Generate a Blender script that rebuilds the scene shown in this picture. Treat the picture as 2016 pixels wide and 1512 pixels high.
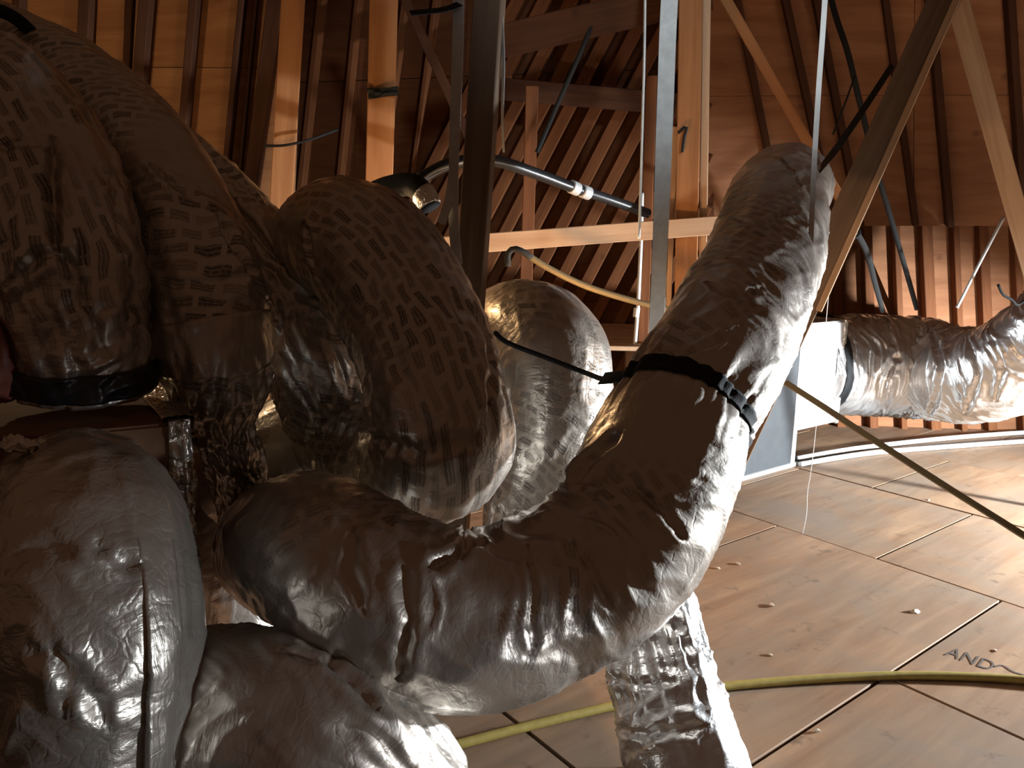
import bpy, bmesh, math, random
import numpy as np
from mathutils import Vector, Matrix, Quaternion

for o in list(bpy.data.objects):
    bpy.data.objects.remove(o, do_unlink=True)
scene = bpy.context.scene
COL = scene.collection
random.seed(7)

# ------------------------------------------------------------------ camera, world, lights
FPX, CAM_H, PITCH, ROLL = 1515.0, 1.6, math.radians(10.3), math.radians(1.2)
fwd = np.array([0, math.cos(PITCH), -math.sin(PITCH)])
r0 = np.array([1.0, 0, 0]); u0 = np.cross(r0, fwd)
rgt = r0 * math.cos(ROLL) + u0 * math.sin(ROLL)
upv = u0 * math.cos(ROLL) - r0 * math.sin(ROLL)
cam_d = bpy.data.cameras.new('camera')
cam_d.sensor_width = 36.0
cam_d.lens = 36.0 * FPX / 2016.0
cam_d.clip_start = 0.05
cam = bpy.data.objects.new('camera', cam_d)
COL.objects.link(cam)
cam.matrix_world = Matrix(((rgt[0], upv[0], -fwd[0], 0), (rgt[1], upv[1], -fwd[1], 0),
                           (rgt[2], upv[2], -fwd[2], CAM_H), (0, 0, 0, 1)))
scene.camera = cam

world = bpy.data.worlds.new('attic_air')
scene.world = world
world.use_nodes = True
bg = world.node_tree.nodes['Background']
bg.inputs['Color'].default_value = (1.0, 0.50, 0.28, 1)
bg.inputs['Strength'].default_value = 0.050

vs = scene.view_settings
vs.view_transform = 'Standard'
vs.look = 'None'
vs.exposure = 0.0
vs.gamma = 1.0
vs.use_curve_mapping = False


def ray(px, py):
    return fwd + rgt * ((px - 1008) / FPX) - upv * ((py - 756) / FPX)


def at(px, py, Y):
    """world point at horizontal distance Y seen in direction of the pixel"""
    d = ray(px, py)
    t = Y / d[1]
    return Vector((d[0] * t, Y, CAM_H + d[2] * t))


def at_z(px, py, z=0.0):
    d = ray(px, py)
    t = (z - CAM_H) / d[2]
    return Vector((d[0] * t, d[1] * t, z))


def on_plane(px, py, p, n):
    d = Vector(ray(px, py)); c = Vector((0, 0, CAM_H))
    t = (p - c).dot(n) / d.dot(n)
    return c + d * t


def lamp(name, kind, loc, energy, color, **kw):
    d = bpy.data.lights.new(name, kind)
    d.energy = energy; d.color = color
    for k, v in kw.items():
        setattr(d, k, v)
    o = bpy.data.objects.new(name, d)
    COL.objects.link(o); o.location = loc
    return o


def aim(o, target):
    o.rotation_euler = (Vector(target) - o.location).to_track_quat('-Z', 'Y').to_euler()


# cool work light on a stand on the right, out of the frame; its visor is added, unseen, to keep the upper roof dim
WL = Vector((4.9, 3.3, 0.70))
WL_AIM = Vector((2.3, 4.5, 0.58))
wl = lamp('work_light', 'SPOT', WL, 2600, (0.88, 0.95, 1.0), shadow_soft_size=0.10, spot_size=math.radians(146), spot_blend=0.6)
aim(wl, WL_AIM)
# unseen spot added low on the right to brighten the lower left duct
hl = lamp('front_duct_fill', 'SPOT', (2.5, 0.55, 0.42), 190, (0.92, 0.96, 1.0), shadow_soft_size=0.08, spot_size=math.radians(24), spot_blend=0.6)
aim(hl, (-0.78, 1.50, 0.52))
# cool spot added high behind the camera to brighten the hanging straps
vl = lamp('strap_fill_light', 'SPOT', (2.4, -2.2, 3.3), 620, (0.90, 0.97, 1.0), shadow_soft_size=0.2, spot_size=math.radians(21), spot_blend=0.6)
aim(vl, (0.7, 3.0, 2.75))
# warm bulbs hanging behind the duct pile
lamp('bulb_light', 'POINT', at(40, 240, 3.5), 33, (1.0, 0.72, 0.42), shadow_soft_size=0.05)
lamp('bulb_light', 'POINT', at(690, 430, 3.45), 10, (1.0, 0.62, 0.30), shadow_soft_size=0.05)
lamp('bulb_light', 'POINT', at(1115, 690, 3.5), 24, (1.0, 0.55, 0.24), shadow_soft_size=0.05)


# ------------------------------------------------------------------ materials
def new_mat(name):
    m = bpy.data.materials.new(name)
    m.use_nodes = True
    nt = m.node_tree
    b = nt.nodes['Principled BSDF']
    return m, nt, b


def N(nt, t, **kw):
    n = nt.nodes.new(t)
    for k, v in kw.items():
        if k in n.inputs.keys():
            n.inputs[k].default_value = v
        else:
            setattr(n, k, v)
    return n


def L(nt, a, b):
    nt.links.new(a, b)


def ramp(nt, src, stops):
    r = N(nt, 'ShaderNodeValToRGB')
    el = r.color_ramp.elements
    while len(el) < len(stops):
        el.new(0.5)
    for e, (p, c) in zip(el, stops):
        e.position = p
        e.color = c if len(c) == 4 else (*c, 1)
    L(nt, src, r.inputs[0])
    return r.outputs[0]


def mixc(nt, fac, a, b, mode='MIX'):
    m = N(nt, 'ShaderNodeMix', data_type='RGBA', blend_type=mode)
    for sock, v in ((m.inputs[0], fac), (m.inputs[6], a), (m.inputs[7], b)):
        if hasattr(v, 'is_linked') or hasattr(v, 'links'):
            L(nt, v, sock)
        else:
            sock.default_value = v if not isinstance(v, tuple) else (*v, 1) if len(v) == 3 else v
    return m.outputs[2]


def math_n(nt, op, a, b=0.5):
    m = N(nt, 'ShaderNodeMath', operation=op)
    for i, v in enumerate((a, b)):
        if hasattr(v, 'links'):
            L(nt, v, m.inputs[i])
        else:
            m.inputs[i].default_value = v
    return m.outputs[0]


def foil_mat(name, base=(0.58, 0.54, 0.49), rough=0.34, prints=0.0, tilt=0.0, crinkle=0.20, brick=(0.085, 0.042),
             dust=0.25, metal=0.80, wear=(0.40, 0.06)):
    m, nt, b = new_mat(name)
    uv = N(nt, 'ShaderNodeUVMap')
    tc = N(nt, 'ShaderNodeTexCoord')
    # crinkled film
    n1 = N(nt, 'ShaderNodeTexNoise', Scale=1.0, Detail=5.0, Roughness=0.6, Distortion=0.7)
    mpw = N(nt, 'ShaderNodeMapping'); mpw.inputs['Scale'].default_value = (34, 9, 1)
    L(nt, uv.outputs[0], mpw.inputs[0]); L(nt, mpw.outputs[0], n1.inputs['Vector'])
    vo = N(nt, 'ShaderNodeTexVoronoi', feature='DISTANCE_TO_EDGE', Scale=17.0)
    dn = N(nt, 'ShaderNodeTexNoise', Scale=9.0, Detail=3.0)
    L(nt, tc.outputs['Object'], dn.inputs['Vector'])
    add = N(nt, 'ShaderNodeVectorMath', operation='MULTIPLY_ADD')
    L(nt, dn.outputs['Color'], add.inputs[0]); add.inputs[1].default_value = (0.22, 0.22, 0.22)
    L(nt, tc.outputs['Object'], add.inputs[2])
    L(nt, add.outputs[0], vo.inputs['Vector'])
    vr = ramp(nt, vo.outputs['Distance'], [(0.0, (0, 0, 0)), (0.16, (1, 1, 1))])
    h = math_n(nt, 'ADD', math_n(nt, 'MULTIPLY', n1.outputs[0], 1.0), math_n(nt, 'MULTIPLY', vr, 0.16))
    # fine scrim of reinforcing threads under the film
    mp = N(nt, 'ShaderNodeMapping'); mp.inputs['Scale'].default_value = (1, 1, 1)
    L(nt, uv.outputs[0], mp.inputs[0])
    w1 = N(nt, 'ShaderNodeTexWave', wave_type='BANDS', bands_direction='X', Scale=60.0)
    w2 = N(nt, 'ShaderNodeTexWave', wave_type='BANDS', bands_direction='Y', Scale=60.0)
    L(nt, mp.outputs[0], w1.inputs[0]); L(nt, mp.outputs[0], w2.inputs[0])
    sc = math_n(nt, 'MAXIMUM', w1.outputs[1], w2.outputs[1])
    h = math_n(nt, 'ADD', h, math_n(nt, 'MULTIPLY', sc, 0.012))
    bp = N(nt, 'ShaderNodeBump', Strength=crinkle, Distance=0.02)
    L(nt, h, bp.inputs['Height']); L(nt, bp.outputs[0], b.inputs['Normal'])
    # colour: silver film, dusty in places
    nd = N(nt, 'ShaderNodeTexNoise', Scale=3.2, Detail=5.0, Roughness=0.6)
    L(nt, tc.outputs['Object'], nd.inputs['Vector'])
    dmask = ramp(nt, nd.outputs[0], [(0.42, (0, 0, 0)), (0.68, (1, 1, 1))])
    col = mixc(nt, math_n(nt, 'MULTIPLY', dmask, dust), base, (0.36, 0.26, 0.18))
    if prints > 0:
        mp2 = N(nt, 'ShaderNodeMapping'); mp2.inputs['Rotation'].default_value = (0, 0, tilt)
        wn = N(nt, 'ShaderNodeTexNoise', Scale=5.0, Detail=2.0)
        L(nt, uv.outputs[0], wn.inputs['Vector'])
        wa = N(nt, 'ShaderNodeVectorMath', operation='MULTIPLY_ADD')
        L(nt, wn.outputs['Color'], wa.inputs[0]); wa.inputs[1].default_value = (0.10, 0.10, 0)
        L(nt, uv.outputs[0], wa.inputs[2])
        L(nt, wa.outputs[0], mp2.inputs[0])
        br = N(nt, 'ShaderNodeTexBrick', offset=0.42, offset_frequency=2, squash=1.0, Scale=1.0)
        br.inputs['Mortar Size'].default_value = brick[1] * 0.24
        br.inputs['Mortar Smooth'].default_value = 0.35
        br.inputs['Color1'].default_value = (0.35, 0.35, 0.35, 1); br.inputs['Color2'].default_value = (1, 1, 1, 1)
        br.inputs['Brick Width'].default_value = brick[0]
        br.inputs['Row Height'].default_value = brick[1]
        L(nt, mp2.outputs[0], br.inputs['Vector'])
        inside = math_n(nt, 'SUBTRACT', 1.0, br.outputs['Fac'])
        # two lines of small type in each printed block
        wv = N(nt, 'ShaderNodeTexWave', wave_type='BANDS', bands_direction='Y', Scale=2 * math.pi / 20 / (brick[1] * 0.23))
        L(nt, mp2.outputs[0], wv.inputs[0])
        ln = ramp(nt, wv.outputs[1], [(0.25, (0.5, 0.5, 0.5)), (0.5, (1, 1, 1))])
        tn = N(nt, 'ShaderNodeTexNoise', Scale=150.0, Detail=1.0)
        L(nt, mp2.outputs[0], tn.inputs['Vector'])
        tt = ramp(nt, tn.outputs[0], [(0.34, (0.5, 0.5, 0.5)), (0.46, (1, 1, 1))])
        pn = N(nt, 'ShaderNodeTexNoise', Scale=2.9, Detail=1.0)
        L(nt, tc.outputs['Object'], pn.inputs['Vector'])
        wear = ramp(nt, pn.outputs[0], [(wear[0], (wear[1],) * 3), (wear[0] + 0.13, (1, 1, 1))])
        f = math_n(nt, 'MULTIPLY', math_n(nt, 'MULTIPLY', inside, ln), math_n(nt, 'MULTIPLY', tt, wear))
        f = math_n(nt, 'MULTIPLY', math_n(nt, 'MULTIPLY', f, br.outputs['Color']), prints)
        col = mixc(nt, f, col, (0.055, 0.04, 0.03))
        mf = math_n(nt, 'SUBTRACT', metal, math_n(nt, 'MULTIPLY', f, 0.6))
        L(nt, mf, b.inputs['Metallic'])
    else:
        b.inputs['Metallic'].default_value = metal
    L(nt, col, b.inputs['Base Color'])
    rr = math_n(nt, 'ADD', rough, math_n(nt, 'MULTIPLY', dmask, 0.16))
    L(nt, rr, b.inputs['Roughness'])
    b.inputs['Coat Weight'].default_value = 0.35
    b.inputs['Coat Roughness'].default_value = 0.14
    return m


def wood_mat(name, c1, c2, axis='Z', knots=0.6, rough=0.75, scale=1.0, across=26.0):
    m, nt, b = new_mat(name)
    tc = N(nt, 'ShaderNodeTexCoord')
    oi = N(nt, 'ShaderNodeObjectInfo')
    off = N(nt, 'ShaderNodeVectorMath', operation='MULTIPLY_ADD')
    off.inputs[1].default_value = (13.7, 7.1, 9.3)
    L(nt, oi.outputs['Random'], off.inputs[0]); L(nt, tc.outputs['Object'], off.inputs[2])
    mp = N(nt, 'ShaderNodeMapping')
    s = [across * scale] * 3
    s['XYZ'.index(axis)] = 1.6 * scale
    mp.inputs['Scale'].default_value = s
    L(nt, off.outputs[0], mp.inputs[0])
    n = N(nt, 'ShaderNodeTexNoise', Scale=1.0, Detail=5.0, Roughness=0.6, Distortion=0.5)
    L(nt, mp.outputs[0], n.inputs['Vector'])
    col = ramp(nt, n.outputs[0], [(0.3, c2), (0.7, c1)])
    n2 = N(nt, 'ShaderNodeTexNoise', Scale=2.1 * scale, Detail=3.0)
    L(nt, off.outputs[0], n2.inputs['Vector'])
    col = mixc(nt, ramp(nt, n2.outputs[0], [(0.35, (0.0, 0.0, 0.0)), (0.75, (0.55, 0.55, 0.55))]), col, c2)
    if knots:
        vo = N(nt, 'ShaderNodeTexVoronoi', Scale=2.6 * scale, Randomness=1.0)
        L(nt, off.outputs[0], vo.inputs['Vector'])
        k = ramp(nt, vo.outputs['Distance'], [(0.03, (1, 1, 1)), (0.10, (0, 0, 0))])
        col = mixc(nt, math_n(nt, 'MULTIPLY', k, knots), col, tuple(x * 0.25 for x in c2))
    L(nt, col, b.inputs['Base Color'])
    b.inputs['Roughness'].default_value = rough
    b.inputs['Specular IOR Level'].default_value = 0.25
    bp = N(nt, 'ShaderNodeBump', Strength=0.25, Distance=0.004)
    L(nt, n.outputs[0], bp.inputs['Height']); L(nt, bp.outputs[0], b.inputs['Normal'])
    return m


def plain_mat(name, col, rough=0.5, metal=0.0, bump=0.0, scale=40.0, var=0.3):
    m, nt, b = new_mat(name)
    tc = N(nt, 'ShaderNodeTexCoord')
    n = N(nt, 'ShaderNodeTexNoise', Scale=scale, Detail=4.0)
    L(nt, tc.outputs['Object'], n.inputs['Vector'])
    c = ramp(nt, n.outputs[0], [(0.3, tuple(x * (1 - var) for x in col)), (0.7, col)])
    L(nt, c, b.inputs['Base Color'])
    b.inputs['Roughness'].default_value = rough
    b.inputs['Metallic'].default_value = metal
    if bump:
        bp = N(nt, 'ShaderNodeBump', Strength=bump, Distance=0.005)
        L(nt, n.outputs[0], bp.inputs['Height']); L(nt, bp.outputs[0], b.inputs['Normal'])
    return m


M = {}
M['foil'] = foil_mat('silver_foil_film', prints=0.0)
M['foil_print'] = foil_mat('printed_foil_film', prints=0.9, tilt=math.radians(8), brick=(0.075, 0.040), wear=(0.33, 0.12))
M['foil_print_across'] = foil_mat('cross_printed_foil_film', prints=0.9, tilt=math.radians(70), brick=(0.065, 0.036), wear=(0.37, 0.08))
M['foil_print_light'] = foil_mat('lightly_printed_foil_film', prints=0.75, tilt=math.radians(62), brick=(0.07, 0.045), crinkle=0.15, wear=(0.46, 0.0))
M['foil_spots'] = foil_mat('blotchy_printed_foil_film', base=(0.62, 0.60, 0.55), prints=0.6, tilt=math.radians(90), brick=(0.075, 0.06), crinkle=0.25, wear=(0.42, 0.1))
M['foil_lit'] = foil_mat('lit_foil_film', base=(0.80, 0.80, 0.80), rough=0.27, dust=0.05, crinkle=0.22, metal=0.85)  # lighter copy of the film, lamp brightness put into its colour
M['foil_tape'] = foil_mat('crumpled_foil_tape', base=(0.70, 0.67, 0.62), rough=0.22, crinkle=0.8, dust=0.15)
M['foil_box'] = foil_mat('white_scrim_foil_facing', base=(0.85, 0.86, 0.88), rough=0.45, crinkle=0.10, dust=0.05, metal=0.45)
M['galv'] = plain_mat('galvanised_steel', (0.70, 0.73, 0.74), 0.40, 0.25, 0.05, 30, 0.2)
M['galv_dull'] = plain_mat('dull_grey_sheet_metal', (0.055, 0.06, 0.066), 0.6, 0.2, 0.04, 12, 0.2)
M['black'] = plain_mat('black_webbing', (0.010, 0.011, 0.012), 0.85, 0.0, 0.3, 220, 0.4)
M['black_gloss'] = plain_mat('glossy_black_sheath', (0.02, 0.022, 0.024), 0.32, 0.0, 0.1, 60, 0.4)
M['white_pipe'] = plain_mat('white_plastic', (0.72, 0.74, 0.74), 0.4, 0.0, 0.0, 20, 0.12)
M['yellow'] = plain_mat('yellow_jacket', (0.40, 0.31, 0.08), 0.45, 0.0, 0.05, 30, 0.25)
M['olive'] = plain_mat('olive_webbing', (0.21, 0.17, 0.09), 0.6, 0.0, 0.2, 150, 0.25)
M['red_mastic'] = plain_mat('red_brown_mastic', (0.28, 0.09, 0.06), 0.5, 0.0, 0.5, 25, 0.4)
M['board'] = plain_mat('brown_duct_board', (0.22, 0.115, 0.06), 0.8, 0.0, 0.15, 20, 0.25)
M['stamp'] = plain_mat('faded_ink', (0.10, 0.07, 0.055), 0.8, 0.0, 0.0, 60, 0.5)
M['chip'] = plain_mat('pale_wood_chip', (0.72, 0.62, 0.50), 0.7, 0.0, 0.0, 30, 0.3)
M['ply_floor'] = wood_mat('worn_plywood_floor', (0.40, 0.255, 0.155), (0.235, 0.135, 0.078), 'X', 0.35, 0.62, 1.0, 14.0)
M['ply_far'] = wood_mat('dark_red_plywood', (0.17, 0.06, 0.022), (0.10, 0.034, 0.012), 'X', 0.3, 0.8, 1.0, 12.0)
def _dusty(m):
    nt = m.node_tree; b = nt.nodes['Principled BSDF']
    src = b.inputs['Base Color'].links[0].from_socket
    tc = N(nt, 'ShaderNodeTexCoord'); oi = N(nt, 'ShaderNodeObjectInfo')
    off = N(nt, 'ShaderNodeVectorMath', operation='MULTIPLY_ADD'); off.inputs[1].default_value = (5.3, 8.9, 2.1)
    L(nt, oi.outputs['Random'], off.inputs[0]); L(nt, tc.outputs['Object'], off.inputs[2])
    a = N(nt, 'ShaderNodeTexNoise', Scale=1.9, Detail=6.0, Roughness=0.65, Distortion=0.6); L(nt, off.outputs[0], a.inputs['Vector'])
    c = mixc(nt, ramp(nt, a.outputs[0], [(0.40, (0, 0, 0)), (0.66, (.75, .75, .75))]), src, (0.24, 0.19, 0.145))
    d = N(nt, 'ShaderNodeTexNoise', Scale=7.0, Detail=4.0, Roughness=0.7); L(nt, off.outputs[0], d.inputs['Vector'])
    c = mixc(nt, ramp(nt, d.outputs[0], [(0.60, (0, 0, 0)), (0.72, (.6, .6, .6))]), c, (0.10, 0.07, 0.05))
    L(nt, c, b.inputs['Base Color'])


_dusty(M['ply_floor'])
M['ply_red'] = wood_mat('reddish_plywood', (0.36, 0.165, 0.08), (0.23, 0.095, 0.042), 'X', 0.5, 0.8, 1.0, 12.0)
M['dark'] = plain_mat('dark_joint', (0.03, 0.02, 0.014), 0.9)
M['ply_roof'] = wood_mat('plywood_sheathing', (0.50, 0.25, 0.11), (0.30, 0.125, 0.05), 'X', 0.5, 0.8, 1.0, 12.0)
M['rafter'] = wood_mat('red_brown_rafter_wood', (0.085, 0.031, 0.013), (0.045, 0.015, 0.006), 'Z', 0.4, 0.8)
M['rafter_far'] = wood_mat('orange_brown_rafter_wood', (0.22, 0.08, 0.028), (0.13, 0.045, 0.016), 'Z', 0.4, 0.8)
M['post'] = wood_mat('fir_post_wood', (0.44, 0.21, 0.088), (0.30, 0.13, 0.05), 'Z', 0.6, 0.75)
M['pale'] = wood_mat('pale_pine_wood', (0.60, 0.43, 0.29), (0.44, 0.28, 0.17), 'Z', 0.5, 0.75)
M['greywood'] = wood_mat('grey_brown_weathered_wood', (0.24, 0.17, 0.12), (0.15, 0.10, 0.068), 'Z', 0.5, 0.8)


# ------------------------------------------------------------------ object helpers
def tag(o, label=None, cat=None, group=None, kind=None):
    if label: o['label'] = label
    if cat: o['category'] = cat
    if group: o['group'] = group
    if kind: o['kind'] = kind
    return o


def empty(name, loc=(0, 0, 0)):
    o = bpy.data.objects.new(name, None)
    o.empty_display_size = 0.1
    COL.objects.link(o)
    o.location = loc
    return o


def link(name, me, mat, parent=None):
    o = bpy.data.objects.new(name, me)
    if mat is not None and not me.materials:
        me.materials.append(mat)
    COL.objects.link(o)
    if parent is not None:
        o.parent = parent
        if parent.type == 'EMPTY':
            o.matrix_parent_inverse = Matrix.Translation(-Vector(parent.location))
    return o


def mesh_from(name, verts, faces, smooth=False, uvs=None):
    me = bpy.data.meshes.new(name)
    me.from_pydata([tuple(v) for v in verts], [], faces)
    if smooth:
        me.polygons.foreach_set('use_smooth', [True] * len(me.polygons))
    me.update()
    return me


def box_mesh(name, sx, sy, sz, ch=0.004):
    bm = bmesh.new()
    bmesh.ops.create_cube(bm, size=1.0)
    bmesh.ops.scale(bm, vec=(sx, sy, sz), verts=bm.verts)
    if ch:
        bmesh.ops.bevel(bm, geom=bm.edges[:], offset=ch, segments=1, affect='EDGES')
    me = bpy.data.meshes.new(name)
    bm.to_mesh(me); bm.free()
    return me


def bar(name, a, b, w, t, mat, parent=None, face=None):
    """lumber from a to b; w = width seen from the camera side, t = thickness in depth"""
    a = Vector(a); b = Vector(b)
    z = (b - a)
    ln = z.length
    z.normalize()
    mid = (a + b) / 2
    n = Vector(face) if face is not None else (Vector((0, 0, CAM_H)) - mid)
    n = (n - z * n.dot(z)).normalized()
    x = n.cross(z).normalized()
    me = box_mesh(name, w, t, ln, min(0.004, w * 0.12, t * 0.12))
    o = link(name, me, mat)
    mw = Matrix(((x[0], n[0], z[0], mid[0]), (x[1], n[1], z[1], mid[1]), (x[2], n[2], z[2], mid[2]), (0, 0, 0, 1)))
    if parent is not None:
        o.parent = parent
        o.matrix_parent_inverse = Matrix.Identity(4)
        o.matrix_basis = Matrix.Translation(-Vector(parent.location)) @ mw if parent.type == 'EMPTY' else parent.matrix_basis.inverted() @ mw
    else:
        o.matrix_world = mw
    return o


def spline(pts, n_per=24):
    """Catmull-Rom through points (any dimension), dense samples"""
    P = np.array(pts, float)
    P = np.vstack([2 * P[0] - P[1], P, 2 * P[-1] - P[-2]])
    out = []
    for i in range(1, len(P) - 2):
        p0, p1, p2, p3 = P[i - 1], P[i], P[i + 1], P[i + 2]
        t = np.linspace(0, 1, n_per, endpoint=False)[:, None]
        out.append(0.5 * ((2 * p1) + (-p0 + p2) * t + (2 * p0 - 5 * p1 + 4 * p2 - p3) * t ** 2 + (-p0 + 3 * p1 - 3 * p2 + p3) * t ** 3))
    out.append(P[-2][None, :])
    return np.vstack(out)


def resample(S, ds):
    d = np.linalg.norm(np.diff(S[:, :3], axis=0), axis=1)
    s = np.concatenate([[0], np.cumsum(d)])
    n = max(3, int(s[-1] / ds) + 1)
    q = np.linspace(0, s[-1], n)
    return np.stack([np.interp(q, s, S[:, k]) for k in range(S.shape[1])], 1), q


def frames(C, ref=(0, 0, 1)):
    T = np.gradient(C, axis=0)
    T /= np.linalg.norm(T, axis=1)[:, None]
    x = np.array(ref, float)
    x -= T[0] * x.dot(T[0])
    if np.linalg.norm(x) < 1e-3:
        x = np.array([1.0, 0, 0]); x -= T[0] * x.dot(T[0])
    x /= np.linalg.norm(x)
    X = [x]
    for i in range(1, len(C)):
        x = X[-1] - T[i] * X[-1].dot(T[i])
        X.append(x / np.linalg.norm(x))
    X = np.array(X)
    return T, X, np.cross(T, X)


def tube(name, pts, r, mat, parent=None, seg=10, ds=0.02):
    """round cable, pipe or wire through world points"""
    S = spline([tuple(p) for p in pts], 12)
    C, s = resample(S, ds)
    T, X, Yv = frames(C)
    th = np.linspace(0, 2 * np.pi, seg, endpoint=False)
    V = C[:, None, :] + r * (np.cos(th)[None, :, None] * X[:, None, :] + np.sin(th)[None, :, None] * Yv[:, None, :])
    n = len(C)
    verts = V.reshape(-1, 3)
    faces = [(i * seg + j, i * seg + (j + 1) % seg, (i + 1) * seg + (j + 1) % seg, (i + 1) * seg + j)
             for i in range(n - 1) for j in range(seg)]
    faces.append(tuple(range(seg))[::-1])
    faces.append(tuple((n - 1) * seg + j for j in range(seg)))
    return link(name, mesh_from(name, verts, faces, True), mat, parent)


def ribbon(name, pts, w, t, mat, parent=None, face=None, ds=0.03, twist=None):
    """flat strap through world points; its broad side faces `face` (default the room)"""
    S = spline([tuple(p) for p in pts], 12)
    C, s = resample(S, ds)
    T = np.gradient(C, axis=0); T /= np.linalg.norm(T, axis=1)[:, None]
    n = np.array(face if face is not None else (0, -1, 0), float)
    nn = n[None, :] - T * (T @ n)[:, None]
    nn /= np.linalg.norm(nn, axis=1)[:, None]
    x = np.cross(nn, T)
    if twist is not None:
        a = np.interp(s / s[-1], [q[0] for q in twist], [math.radians(q[1]) for q in twist])[:, None]
        x, nn = x * np.cos(a) + nn * np.sin(a), nn * np.cos(a) - x * np.sin(a)
    k = len(C)
    V = np.stack([C - x * w / 2 - nn * t / 2, C + x * w / 2 - nn * t / 2, C + x * w / 2 + nn * t / 2, C - x * w / 2 + nn * t / 2], 1).reshape(-1, 3)
    faces = [(i * 4 + j, i * 4 + (j + 1) % 4, (i + 1) * 4 + (j + 1) % 4, (i + 1) * 4 + j) for i in range(k - 1) for j in range(4)]
    faces += [(3, 2, 1, 0), tuple((k - 1) * 4 + j for j in range(4))]
    return link(name, mesh_from(name, V, faces), mat, parent)


# ---- smooth noise for film wrinkles
_rng = np.random.RandomState(3)
_tab = _rng.rand(4096)


def vnoise(x, y, z, seed=0):
    xi = np.floor(x).astype(int); yi = np.floor(y).astype(int); zi = np.floor(z).astype(int)
    xf, yf, zf = x - xi, y - yi, z - zi
    f = lambda t: t * t * (3 - 2 * t)
    u, v, w = f(xf), f(yf), f(zf)

    def h(a, b, c):
        return _tab[(a * 1619 + b * 3137 + c * 6971 + seed * 1013 + ((a * 31 + c * 17) ^ (b * 57))) & 4095]
    c00 = h(xi, yi, zi) * (1 - u) + h(xi + 1, yi, zi) * u
    c10 = h(xi, yi + 1, zi) * (1 - u) + h(xi + 1, yi + 1, zi) * u
    c01 = h(xi, yi, zi + 1) * (1 - u) + h(xi + 1, yi, zi + 1) * u
    c11 = h(xi, yi + 1, zi + 1) * (1 - u) + h(xi + 1, yi + 1, zi + 1) * u
    return ((c00 * (1 - v) + c10 * v) * (1 - w) + (c01 * (1 - v) + c11 * v) * w) * 2 - 1


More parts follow.
